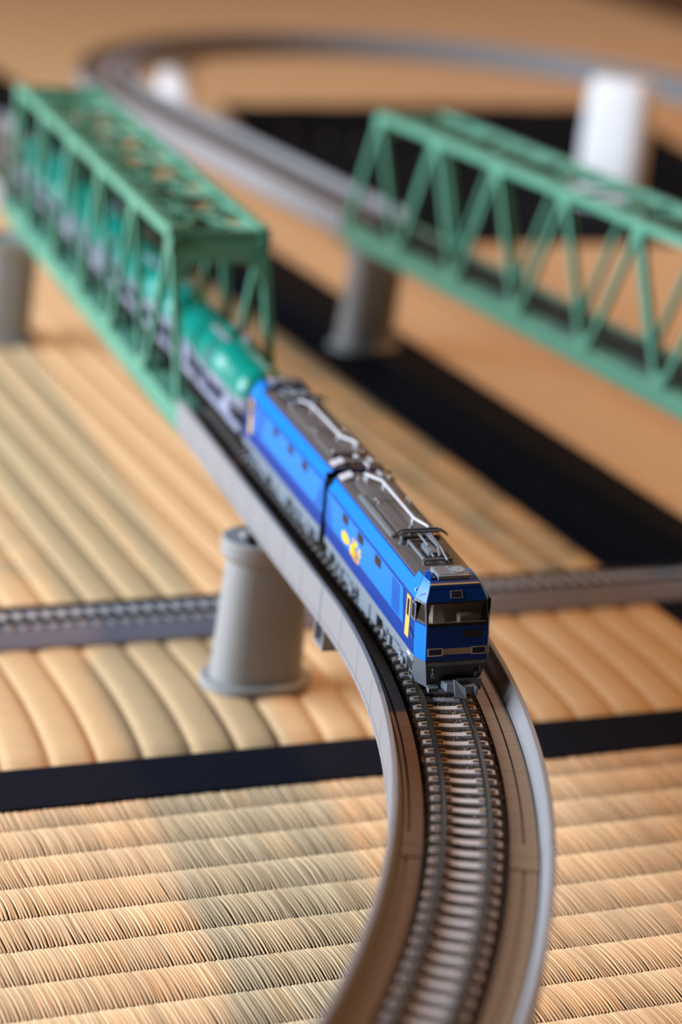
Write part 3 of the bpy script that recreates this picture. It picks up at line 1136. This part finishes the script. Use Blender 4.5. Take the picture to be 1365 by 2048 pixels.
    patch(mb, s_front, -0.98, 0.98, 16.15, 16.3, off=0.14)
    mb.build('front_handrail', M['midblue'], root)
    mb = MB()
    patch(mb, s_front, -0.95, -0.20, 13.7, 15.3, off=0.05)
    rc = mb.build('front_recess', M['black'], root)
    mb = MB()
    patch(mb, s_front, -0.95, -0.86, 13.9, 15.2, off=0.10)
    mb.build('recess_edge', M['midblue'], rc)
    mb = MB()
    patch(mb, s_front, -0.47, 0.47, 9.75, 11.2, off=0.10)
    mb.build('front_stripe', M['beige'], root)
    for sd in (-1, 1):
        mb = MB()
        patch(mb, s_front, min(sd * 0.46, sd * 0.97), max(sd * 0.46, sd * 0.97), 9.5, 11.45, off=0.20)
        fr = mb.build('marker_lamp_frame', M['silver'], root)
        mb = MB()
        patch(mb, s_front, min(sd * 0.51, sd * 0.92), max(sd * 0.51, sd * 0.92), 9.8, 11.15, off=0.24)
        mb.build('marker_lamp_lens', M['lens'], fr)
        mb = MB()
        patch(mb, s_front, min(sd * 0.55, sd * 0.95), max(sd * 0.55, sd * 0.95), 11.75, 11.87, off=0.25)
        mb.build('lamp_rail', M['midblue'], root)
    # ---- front skirt
    mb = MB()
    rings = []
    for z in (0.8, 4.0, 8.25):
        rings.append([(hs(z), YF - 9.0, z), (hs(z), yc(z), z), (hf(z), yf(z), z), (-hf(z), yf(z), z), (-hs(z), yc(z), z), (-hs(z), YF - 9.0, z)])
    mb.loft(rings)
    sk = mb.build('front_skirt', M['dgrey'], root)
    for sd in (-1, 1):
        mb = MB()
        patch(mb, s_cham(sd), 0.0, 1.0, 0.9, 8.2, off=0.14)
        mb.build('skirt_corner', M['mgrey'], sk)
    mb = MB()
    patch(mb, s_front, -0.95, 0.95, 7.0, 7.9, off=0.25, a0t=-0.98, a1t=0.98)
    mb.build('skirt_ledge', M['mgrey'], sk)
    for sd in (-1, 1):
        mb = MB()
        patch(mb, s_front, sd * 0.78 - 0.05, sd * 0.78 + 0.05, 3.6, 4.9, off=0.5)
        mb.build('cable_socket', M['lgrey'], sk)
        mb = MB()
        for i in range(5):
            x = sd * (4.2 + i * 0.55)
            mb.box(x - 0.13, x + 0.13, YF - 0.9, YF + 0.7, 0.4, 1.6)
        mb.box(min(sd * 4.0, sd * 6.6), max(sd * 4.0, sd * 6.6), YF - 1.0, YF - 0.5, 0.9, 1.7)
        mb.build('rail_guard', M['mgrey'], sk)
        mb = MB()
        mb.tube([(sd * 5.9, YF + 0.15, 6.4), (sd * 5.9, YF + 0.5, 6.2), (sd * 5.9, YF + 0.5, 5.2)], 0.15, 6)
        mb.build('step_rail', M['mgrey'], sk)
    mb = MB()
    patch(mb, s_front, -0.42, 0.42, 1.2, 4.4, off=0.06)
    mb.build('coupler_pocket', M['black'], sk)
    mb = MB()
    patch(mb, s_front, -0.92, -0.72, 4.6, 6.0, off=0.12)
    mb.build('skirt_plate', M['black'], sk)
    # ---- coupler with its arrow-shaped hook
    if front:
        mb = MB()
        mb.hexa([(3.2, YF - 0.5, 0.9), (-0.6, YF - 0.5, 0.9), (-0.6, YF + 2.2, 0.9), (2.4, YF + 1.6, 0.9)], [(3.2, YF - 0.5, 2.9), (-0.6, YF - 0.5, 2.9), (-0.6, YF + 2.2, 2.9), (2.4, YF + 1.6, 2.9)])
        cp = mb.build('coupler', M['lgrey'], root)
        mb = MB()
        mb.hexa([(0.4, YF + 1.4, 0.2), (-1.8, YF + 3.9, -0.2), (-1.8, YF + 4.3, -0.2), (0.9, YF + 3.6, 0.4)], [(0.9, YF + 1.4, 4.0), (-1.5, YF + 3.2, 2.6), (-1.5, YF + 3.7, 2.6), (0.9, YF + 2.2, 4.2)])
        mb.build('coupler_hook', M['lgrey'], cp)
        mb = MB()
        mb.box(-4.4, -1.6, YF + 1.5, YF + 2.9, 0.6, 2.5)
        mb.box(-4.4, -3.9, YF + 1.5, YF + 4.2, 0.6, 2.6)
        mb.build('coupler_jaw', M['lgrey'], cp)
        mb = MB()
        mb.box(-6.6, -0.6, YF - 0.4, YF + 0.5, 1.3, 3.3)
        mb.build('coupler_guard', M['mgrey'], cp)
    # ---- roof
    mb = MB()
    mb.bbox(-7.2, 7.2, YB + 0.3, YF - 13.2, 24.3, 25.2, 0.25)
    roof = mb.build('roof_deck', M['roof'], root)
    for y0, y1, x0, x1 in ((YB + 1.0, YB + 6.0, 0.6, 3.4), (YB + 1.0, YB + 6.0, -3.4, -0.6)):
        mb = MB()
        mb.bbox(x0, x1, y0, y1, 25.1, 26.3, 0.4)
        mb.build('roof_box', M['roof'], roof)
    for y0, y1 in ((YB + 7.0, -16.0), (-15.5, YF - 33.0)):
        mb = MB()
        mb.bbox(-5.6, 4.3, y0, y1, 25.1, 27.0, 0.3)
        mb.build('roof_panel', M['roof'], roof)
        for yy in (y0 + 0.9, y1 - 0.9):
            for xx in (-4.9, 3.6):
                mb = MB()
                mb.lathe([(0.3, 0), (0.3, 0.35), (0.18, 0.5)], 'z', (xx, yy, 26.95), 8)
                mb.build('lifting_eye', M['silver'], roof)
    mb = MB()
    mb.bbox(4.55, 6.2, -24.0, YF - 36.0, 25.1, 26.2, 0.3)
    mb.build('cable_duct', M['mgrey'], roof)
    mb = MB()
    mb.hexa([(3.6, YB + 0.8, 25.0), (7.0, YB + 0.8, 24.4), (7.0, YB + 4.8, 24.4), (3.6, YB + 4.8, 25.0)], [(3.8, YB + 0.9, 26.7), (6.8, YB + 0.9, 25.6), (6.8, YB + 4.6, 25.6), (3.8, YB + 4.6, 26.7)])
    mb.build('corner_hatch', M['pipe'], roof)
    mb = MB()
    mb.hexa([(-7.0, YB + 0.8, 24.4), (-3.6, YB + 0.8, 25.0), (-3.6, YB + 4.8, 25.0), (-7.0, YB + 4.8, 24.4)], [(-6.8, YB + 0.9, 25.6), (-3.8, YB + 0.9, 26.7), (-3.8, YB + 4.6, 26.7), (-6.8, YB + 4.6, 25.6)])
    mb.build('corner_hatch', M['pipe'], roof)
    mb = MB()
    pts = [(2.2, YB + 8.8, 27.0), (2.2, YB + 8.8, 28.7), (1.6, YB + 11.0, 28.9), (-0.6, YB + 15.0, 28.9), (-0.6, YF - 39.0, 28.9), (-2.4, YF - 34.0, 28.8), (-2.8, YF - 32.0, 27.4)]
    mb.tube(pts, 0.36, 8)
    pp = mb.build('busbar_pipe', M['pipe'], roof)
    for x, y in ((1.9, YB + 10.2), (-0.6, YB + 17.0), (-0.6, YF - 40.0)):
        mb = MB()
        mb.lathe([(0.5, 0), (0.34, 0.5), (0.5, 0.9), (0.3, 1.3), (0.42, 1.7), (0.3, 1.95)], 'z', (x, y, 26.9), 8)
        mb.build('pipe_insulator', M['pipe'], pp)
    mb = MB()
    mb.tube([(-1.0, YB + 1.6, 26.3), (-1.0, YB + 1.6, 28.2), (-0.6, YB - 0.4, 28.4)], 0.34, 8)
    mb.build('gap_cable', M['pipe'], roof)
    # ---- folded single-arm pantograph
    py = YF - 25.5
    pan = MB()
    for x in (-3.4, 3.4):
        pan.tube([(x, py - 5.2, 26.4), (x, py + 7.2, 26.4)], 0.42, 8)
    for y in (py - 5.2, py + 7.2):
        pan.tube([(-3.4, y, 26.4), (3.4, y, 26.4)], 0.38, 8)
    pg = pan.build('pantograph_frame', M['mgrey'], root)
    for x in (-3.4, 3.4):
        for y in (py - 5.2, py + 7.2):
            mb = MB()
            mb.lathe([(0.55, 0), (0.55, 0.35), (0.35, 0.4), (0.55, 0.75), (0.35, 0.8), (0.45, 1.2)], 'z', (x, y, 25.15), 8)
            mb.build('insulator', M['mgrey'], pg)
    mb = MB()
    mb.bbox(-1.5, 1.5, py - 1.6, py + 4.6, 26.1, 27.5, 0.35)
    mb.build('spring_box', M['mgrey'], pg)
    mb = MB()
    mb.tube([(-0.6, py + 6.8, 26.9), (-1.5, py + 2.6, 27.9), (-0.9, py - 5.6, 28.3)], 0.40, 8)
    mb.tube([(0.7, py + 6.4, 26.7), (0.9, py + 0.6, 27.4)], 0.28, 8)
    mb.build('lower_arm', M['mgrey'], pg)
    mb = MB()
    mb.tube([(-2.0, py + 8.6, 26.6), (-1.8, py + 4.0, 27.9), (-1.6, py - 5.6, 28.5)], 0.30, 8)
    mb.tube([(0.9, py + 2.2, 28.0), (1.2, py - 5.6, 28.4)], 0.26, 8)
    mb.build('upper_arm', M['lgrey'], pg)
    mb = MB()
    for y in (py - 6.6, py - 5.0):
        mb.tube([(-6.6, y, 27.6), (-5.0, y, 28.7), (5.0, y, 28.7), (6.6, y, 27.6)], 0.24, 6)
    mb.box(-4.4, 4.4, py - 7.0, py - 6.5, 28.7, 29.05)
    mb.box(-4.4, 4.4, py - 5.2, py - 4.7, 28.7, 29.05)
    mb.build('contact_bow', M['dgrey'], pg)
    mb = MB()
    mb.lathe([(0.9, 0), (0.85, 0.6), (0.4, 0.7), (0.42, 2.6), (0.25, 2.7)], 'z', (4.6, py - 6.5, 25.15), 10)
    mb.build('lightning_arrester', M['mgrey'], pg)
    mb = MB()
    mb.lathe([(0.7, 0), (0.7, 0.5), (0.5, 0.6), (0.6, 1.6), (0.5, 2.4)], 'z', (2.0, py - 8.2, 26.9), 10)
    mb.build('roof_insulator', M['lgrey'], pg)
    # ---- air conditioner on the cab roof
    mb = MB()
    mb.bbox(-4.3, 3.9, YF - 12.6, YF - 6.6, 25.9, 27.2, 0.2)
    ac = mb.build('air_conditioner', M['lgrey'], root)
    mb = MB()
    mb.box(-3.95, 3.55, YF - 12.2, YF - 7.0, 27.1, 27.28)
    mb.build('conditioner_top', M['roof'], ac)
    mb = MB()
    mb.lathe([(1.75, 0.0), (1.75, 0.12), (1.5, 0.16), (1.1, 0.12), (0.8, 0.17), (0.4, 0.12), (0.3, 0.18)], 'z', (-1.9, YF - 9.6, 27.26), 20)
    mb.build('fan_grille', M['lgrey'], ac)
    mb = MB()
    mb.box(-0.02, 0.22, YF - 12.2, YF - 7.0, 27.2, 27.34)
    mb.build('conditioner_rib', M['lgrey'], ac)
    mb = MB()
    mb.bbox(4.2, 5.7, YF - 10.8, YF - 7.0, 25.9, 26.8, 0.3)
    mb.build('horn_box', M['navy'], root)
    # ---- underframe equipment and bogies
    mb = MB()
    mb.box(-7.2, 7.2, YB + 1, YF - 4.5, 3.6, 6.5)
    mb.build('underframe', M['dgrey'], root)
    for sd in (-1, 1):
        for y0, y1, z0 in ((-8.5, 0.5, 2.0), (1.5, 6.5, 2.6), (YB + 2.0, YB + 5.0, 3.4)):
            mb = MB()
            mb.bbox(sd * 8.1 - 1.0, sd * 8.1 + 1.0, y0, y1, z0, 6.4, 0.2)
            mb.build('equipment_box', M['lgrey'], root)
    for yb_ in (-22.5, 20.5):
        bg = MB()
        for sd in (-1, 1):
            x0, x1 = sd * 7.6 - 0.6, sd * 7.6 + 0.6
            bg.bbox(min(x0, x1), max(x0, x1), yb_ - 11.5, yb_ + 11.5, 4.1, 5.6, 0.2)
            bg.bbox(min(x0, x1), max(x0, x1), yb_ - 3.2, yb_ + 3.2, 2.0, 5.0, 0.2)
        bogie = bg.build('bogie_frame', M['lgrey'], root)
        for sd in (-1, 1):
            for ya in (yb_ - 8.0, yb_ + 8.0):
                mb = MB()
                mb.bbox(sd * 7.9 - 0.8, sd * 7.9 + 0.8, ya - 1.5, ya + 1.5, 2.0, 5.2, 0.25)
                mb.build('axle_box', M['lgrey'], bogie)
                mb = MB()
                mb.lathe([(1.0, 0), (1.0, 0.7), (0.5, 0.85)] if sd > 0 else [(0.5, -0.85), (1.0, -0.7), (1.0, 0)], 'x', (sd * 8.7, ya, 3.4), 10)
                mb.build('axle_cover', M['lgrey'], bogie)
                mb = MB()
                x = sd * 5.0
                mb.lathe([(3.1, -0.75), (3.1, 0.0), (3.55, 0.1), (3.55, 0.5)] if sd < 0 else [(3.55, -0.5), (3.55, -0.1), (3.1, 0.0), (3.1, 0.75)], 'x', (x, ya, 3.15), 20)
                mb.build('wheel', M['wheel'], bogie)
            for ya in (yb_ - 4.6, yb_ + 4.6):
                mb = MB()
                mb.lathe([(0.85, 0), (0.7, 0.4), (0.85, 0.8), (0.7, 1.2), (0.85, 1.6), (0.7, 2.0), (0.85, 2.4)], 'z', (sd * 8.2, ya, 2.0), 10)
                mb.build('coil_spring', M['lgrey'], bogie)
            mb = MB()
            for i in range(3):
                mb.box(sd * 8.6 - 0.2, sd * 8.6 + 0.2, yb_ + 12.2, yb_ + 14.6, 1.2 + i * 1.7, 1.5 + i * 1.7)
            for yy in (yb_ + 12.2, yb_ + 14.4):
                mb.box(sd * 8.6 - 0.2, sd * 8.6 + 0.2, yy, yy + 0.2, 1.2, 6.4)
            mb.build('cab_step', M['lgrey'], root)
    return root


def leaf(n, a, b, tip=0.0):
    return [(a * math.cos(2 * math.pi * i / n) * (1 - tip * math.cos(2 * math.pi * i / n)), b * math.sin(2 * math.pi * i / n)) for i in range(n)]


fx, fy = 32.6, 499.6
back = TP + DD * 26.5
hd1 = math.atan2(fy - back.y, fx - back.x)
c1 = Vector((fx, fy)) - Vector((math.cos(hd1), math.sin(hd1))) * (LU * LK / 2)
u1 = loco_unit('front half of the blue electric locomotive, with dark windscreen and lowered roof pantograph', (c1.x, c1.y, ZR), hd1 - math.pi / 2, rad(1.5), True)
c2 = TP + DD * (26.8 + LU * LK / 2)
u2 = loco_unit('rear half of the blue electric locomotive, coupled next to the teal tank wagons', (c2.x, c2.y, ZR), math.atan2(DD.y, DD.x) - math.pi / 2, 0.0, False)

# emblem on the visible flank of the front half: flat yellow shapes
emb = [(-15.5, 14.9, 3.0, 1.15, 0.25, 'logo_y'), (-8.6, 14.0, 2.2, 1.25, 0.3, 'logo_y'), (-7.2, 15.2, 1.0, 0.8, 0, 'logo_y'), (-5.6, 13.5, 2.2, 1.2, -0.2, 'logo_p'), (-4.0, 13.2, 1.6, 0.9, 0, 'logo_p'),
       (-8.2, 16.8, 0.9, 0.55, 0.2, 'logo_p'), (-5.8, 16.7, 1.15, 0.6, 0.2, 'logo_y'), (-2.6, 15.9, 0.9, 0.6, 0, 'logo_y'), (-2.2, 14.9, 0.7, 0.5, 0, 'logo_y')]
for y, z, a, b, tip, mm in emb:
    mb = MB()
    mb.prism(leaf(16, a * 1.2, b * 1.25, tip), (9.40, y - 7.0, z), (0, -1, 0), (0, 0, 1), (1, 0, 0), 0.10)
    mb.build('emblem_shape', M[mm], u1)
mb = MB()
mb.prism([(-1.6, 0.0), (-0.4, 0.7), (0.2, 1.9), (0.7, 0.6), (1.7, 0.4), (0.8, -0.4), (1.2, -1.5), (0.1, -0.8), (-0.9, -1.4), (-0.7, -0.4)], (9.42, -15.2, 14.2), (0, -1, 0), (0, 0, 1), (1, 0, 0), 0.10)
mb.build('emblem_star', M['logo_y'], u1)


# ------------------------------------------------------------------ tank wagons
def wagon_proto(label):
    root = empty('tank_wagon')
    root.scale = (LK, LK, LK)
    tag(root, label, 'tank wagon', 'teal and grey tank wagons behind the locomotive')
    prof = [(0.0, -41.0), (4.0, -40.7), (6.6, -39.6), (8.0, -37.6), (8.5, -35.0), (8.5, -15.0), (9.0, -14.2), (9.0, 14.2), (8.5, 15.0), (8.5, 35.0), (8.0, 37.6), (6.6, 39.6), (4.0, 40.7), (0.0, 41.0)]
    zc = 15.6
    for nm, a0, a1, m in (('tank_top', -4, 184, 'teal'), ('tank_bottom', 184, 356, 'tankgrey')):
        mb = MB()
        n = 18
        rings = []
        for r, y in prof:
            rings.append([(r * math.cos(rad(a0 + (a1 - a0) * i / n)), y, zc + r * math.sin(rad(a0 + (a1 - a0) * i / n))) for i in range(n + 1)])
        mb.loft(rings, cap=False, closed=False)
        tank = mb.build(nm, M[m], root)
    for y in (-30, -22, 22, 30, 0):
        mb = MB()
        r0 = 9.0 if abs(y) < 14 else 8.5
        mb.lathe([(r0 - 0.1, -0.5), (r0 + 0.22, -0.4), (r0 + 0.22, 0.4), (r0 - 0.1, 0.5)], 'y', (0, y, zc), 36)
        mb.build('tank_band', M['teal'], root)
    mb = MB()
    mb.lathe([(2.6, 0), (2.6, 1.4), (2.2, 1.8), (0.9, 1.9), (0.7, 2.5), (0.2, 2.6)], 'z', (0, 0, zc + 8.7), 16)
    mb.build('hatch_dome', M['teal'], root)
    mb = MB()
    for x in (-3.4, 3.4):
        mb.box(x - 0.9, x + 0.9, -9, 9, zc + 8.6, zc + 9.0)
    mb.build('top_walkway', M['tankgrey'], root)
    mb = MB()
    for x in (-8.2, 8.2):
        mb.box(x - 0.5, x + 0.5, -43.0, 43.0, 5.6, 7.6)
    for y in (-43, -29, 29, 43):
        mb.box(-8.2, 8.2, y - 0.8, y + 0.8, 5.6, 7.4)
    mb.build('frame', M['tankgrey'], root)
    for s in (-1, 1):
        for y in (-26, 26):
            mb = MB()
            mb.hexa([(s * 8.0 - 0.5, y - 5, 7.4), (s * 8.0 + 0.5, y - 5, 7.4), (s * 8.0 + 0.5, y + 5, 7.4), (s * 8.0 - 0.5, y + 5, 7.4)], [(s * 7.6 - 0.5, y - 3, 12.0), (s * 7.6 + 0.5, y - 3, 12.0), (s * 7.6 + 0.5, y + 3, 12.0), (s * 7.6 - 0.5, y + 3, 12.0)])
            mb.build('saddle', M['tankgrey'], root)
        mb = MB()
        mb.tube([(s * 8.6, -6, 6.5), (s * 9.4, -6, 12), (s * 8.8, -6, 20), (s * 5, -6, 24.3)], 0.25, 6)
        mb.tube([(s * 8.6, -3, 6.5), (s * 9.4, -3, 12), (s * 8.8, -3, 20), (s * 5, -3, 24.3)], 0.25, 6)
        for i in range(6):
            mb.tube([(s * 9.3, -6, 8 + i * 2.0), (s * 9.3, -3, 8 + i * 2.0)], 0.18, 5)
        mb.build('ladder', M['tankgrey'], root)
        mb = MB()
        mb.tube([(-8.2, s * 43.2, 7.4), (-8.2, s * 43.2, 14.0), (8.2, s * 43.2, 14.0), (8.2, s * 43.2, 7.4)], 0.28, 6)
        mb.tube([(-8.2, s * 43.2, 10.8), (8.2, s * 43.2, 10.8)], 0.22, 6)
        mb.build('end_railing', M['tankgrey'], root)
        mb = MB()
        mb.box(-1.2, 1.2, min(s * 42.5, s * 45.8), max(s * 42.5, s * 45.8), 3.0, 5.2)
        mb.build('coupler', M['black'], root)
        bg = MB()
        for x in (-6.9, 6.9):
            bg.bbox(x - 0.6, x + 0.6, s * 29 - 8.5, s * 29 + 8.5, 3.2, 5.0, 0.2)
        bg.bbox(-6.5, 6.5, s * 29 - 1.5, s * 29 + 1.5, 2.6, 5.6, 0.2)
        bogie = bg.build('bogie_frame', M['dgrey'], root)
        for x in (-5.0, 5.0):
            for ya in (s * 29 - 6, s * 29 + 6):
                mb = MB()
                mb.lathe([(2.7, -0.6), (2.7, 0.6)], 'x', (x, ya, 2.75), 18)
                mb.build('wheel', M['wheel'], bogie)
    return root


def copy_tree(o, parent=None):
    c = o.copy()
    COL.objects.link(c)
    c.parent = parent
    for ch in list(o.children):
        copy_tree(ch, c)
    return c


WL = ['teal tank wagon directly behind the locomotive, its rounded end in the truss portal', 'second teal tank wagon behind the locomotive, inside the left truss',
      'third teal tank wagon behind the locomotive, inside the left truss', 'fourth teal tank wagon, leaving the far end of the left truss at the picture edge']
w0 = wagon_proto(WL[0])
wag = [w0] + [copy_tree(w0) for _ in WL[1:]]
for i, w in enumerate(wag):
    w['label'] = WL[i]
    tc_ = 26.8 + LU * LK + 4.0 + 47.0 + 95.0 * i
    pa, pb = main_line(tc_ - 29)[0], main_line(tc_ + 29)[0]
    p = (pa + pb) / 2
    w.location = Vector((p.x, p.y, ZR)) * S
    w.rotation_euler = (0, 0, math.atan2(pb.y - pa.y, pb.x - pa.x) - math.pi / 2)

# ------------------------------------------------------------------ dark things at the back of the room
# a dark cloth spread under the far loop
CQ = [Vector((-14, 1232)), Vector((300, 1363)), Vector((190, 1800)), Vector((-120, 1640))]


def cloth_pt(i, j, n):
    a, b = i / n, j / n
    return (CQ[0] * (1 - a) + CQ[1] * a) * (1 - b) + (CQ[3] * (1 - a) + CQ[2] * a) * b


root = empty('floor_cloth')
tag(root, 'dark navy-black cloth spread flat on the tatami beneath the far loop', 'cloth')
mb = MB()
nn = 28
top, bot, fs = [], [], []
for i in range(nn + 1):
    for j in range(nn + 1):
        p = cloth_pt(i, j, nn)
        top.append((p.x, p.y, 1.5 + 0.35 * math.sin(i * 1.3 + j * 0.7) * math.cos(j * 0.9)))
        bot.append((p.x, p.y, 0.1))
N = len(top)
W = nn + 1
for i in range(nn):
    for j in range(nn):
        q = (i * W + j, (i + 1) * W + j, (i + 1) * W + j + 1, i * W + j + 1)
        fs += [q, tuple(N + k for k in reversed(q))]
for k in range(nn):
    for a, b in ((k, k + 1), (nn * W + k + 1, nn * W + k), ((k + 1) * W, k * W), (k * W + nn, (k + 1) * W + nn)):
        fs.append((a, b, N + b, N + a))
mb.add(top + bot, fs)
mb.build('cloth_sheet', M['case'], root)
for x, y in ((-62, 1541), (-35, 1536), (-13, 1538)):  # grey discs added to give faint out-of-focus circles of light
    mb = MB()
    mb.lathe([(2.4, 0), (2.4, 0.8), (1.5, 1.3)], 'z', (x, y, 1.5), 14)
    mb.build('blur_disc', M['mgrey'], root)

# broad white pillar between the right truss and the far loop
root = empty('white_pier', (153, 1405, 2.0), rad(-24))
tag(root, 'broad white pier block standing behind the right truss bridge', 'pier block')
mb = MB()
mb.loft([[(x * f_, y * f_, z) for x, y in oval(22.5, 12)] for f_, z in ((1.0, 2.4), (0.98, 40.0), (0.96, 66.0), (0.93, 76.0), (0.82, 81.0))])
mb.build('shaft', M['whitepier'], root)
mb = MB()
mb.loft([[(x, y, z) for x, y in oval(23.5, 14.5)] for z in (0.0, 2.4)])
mb.build('foot_plate', M['whitepier'], root)
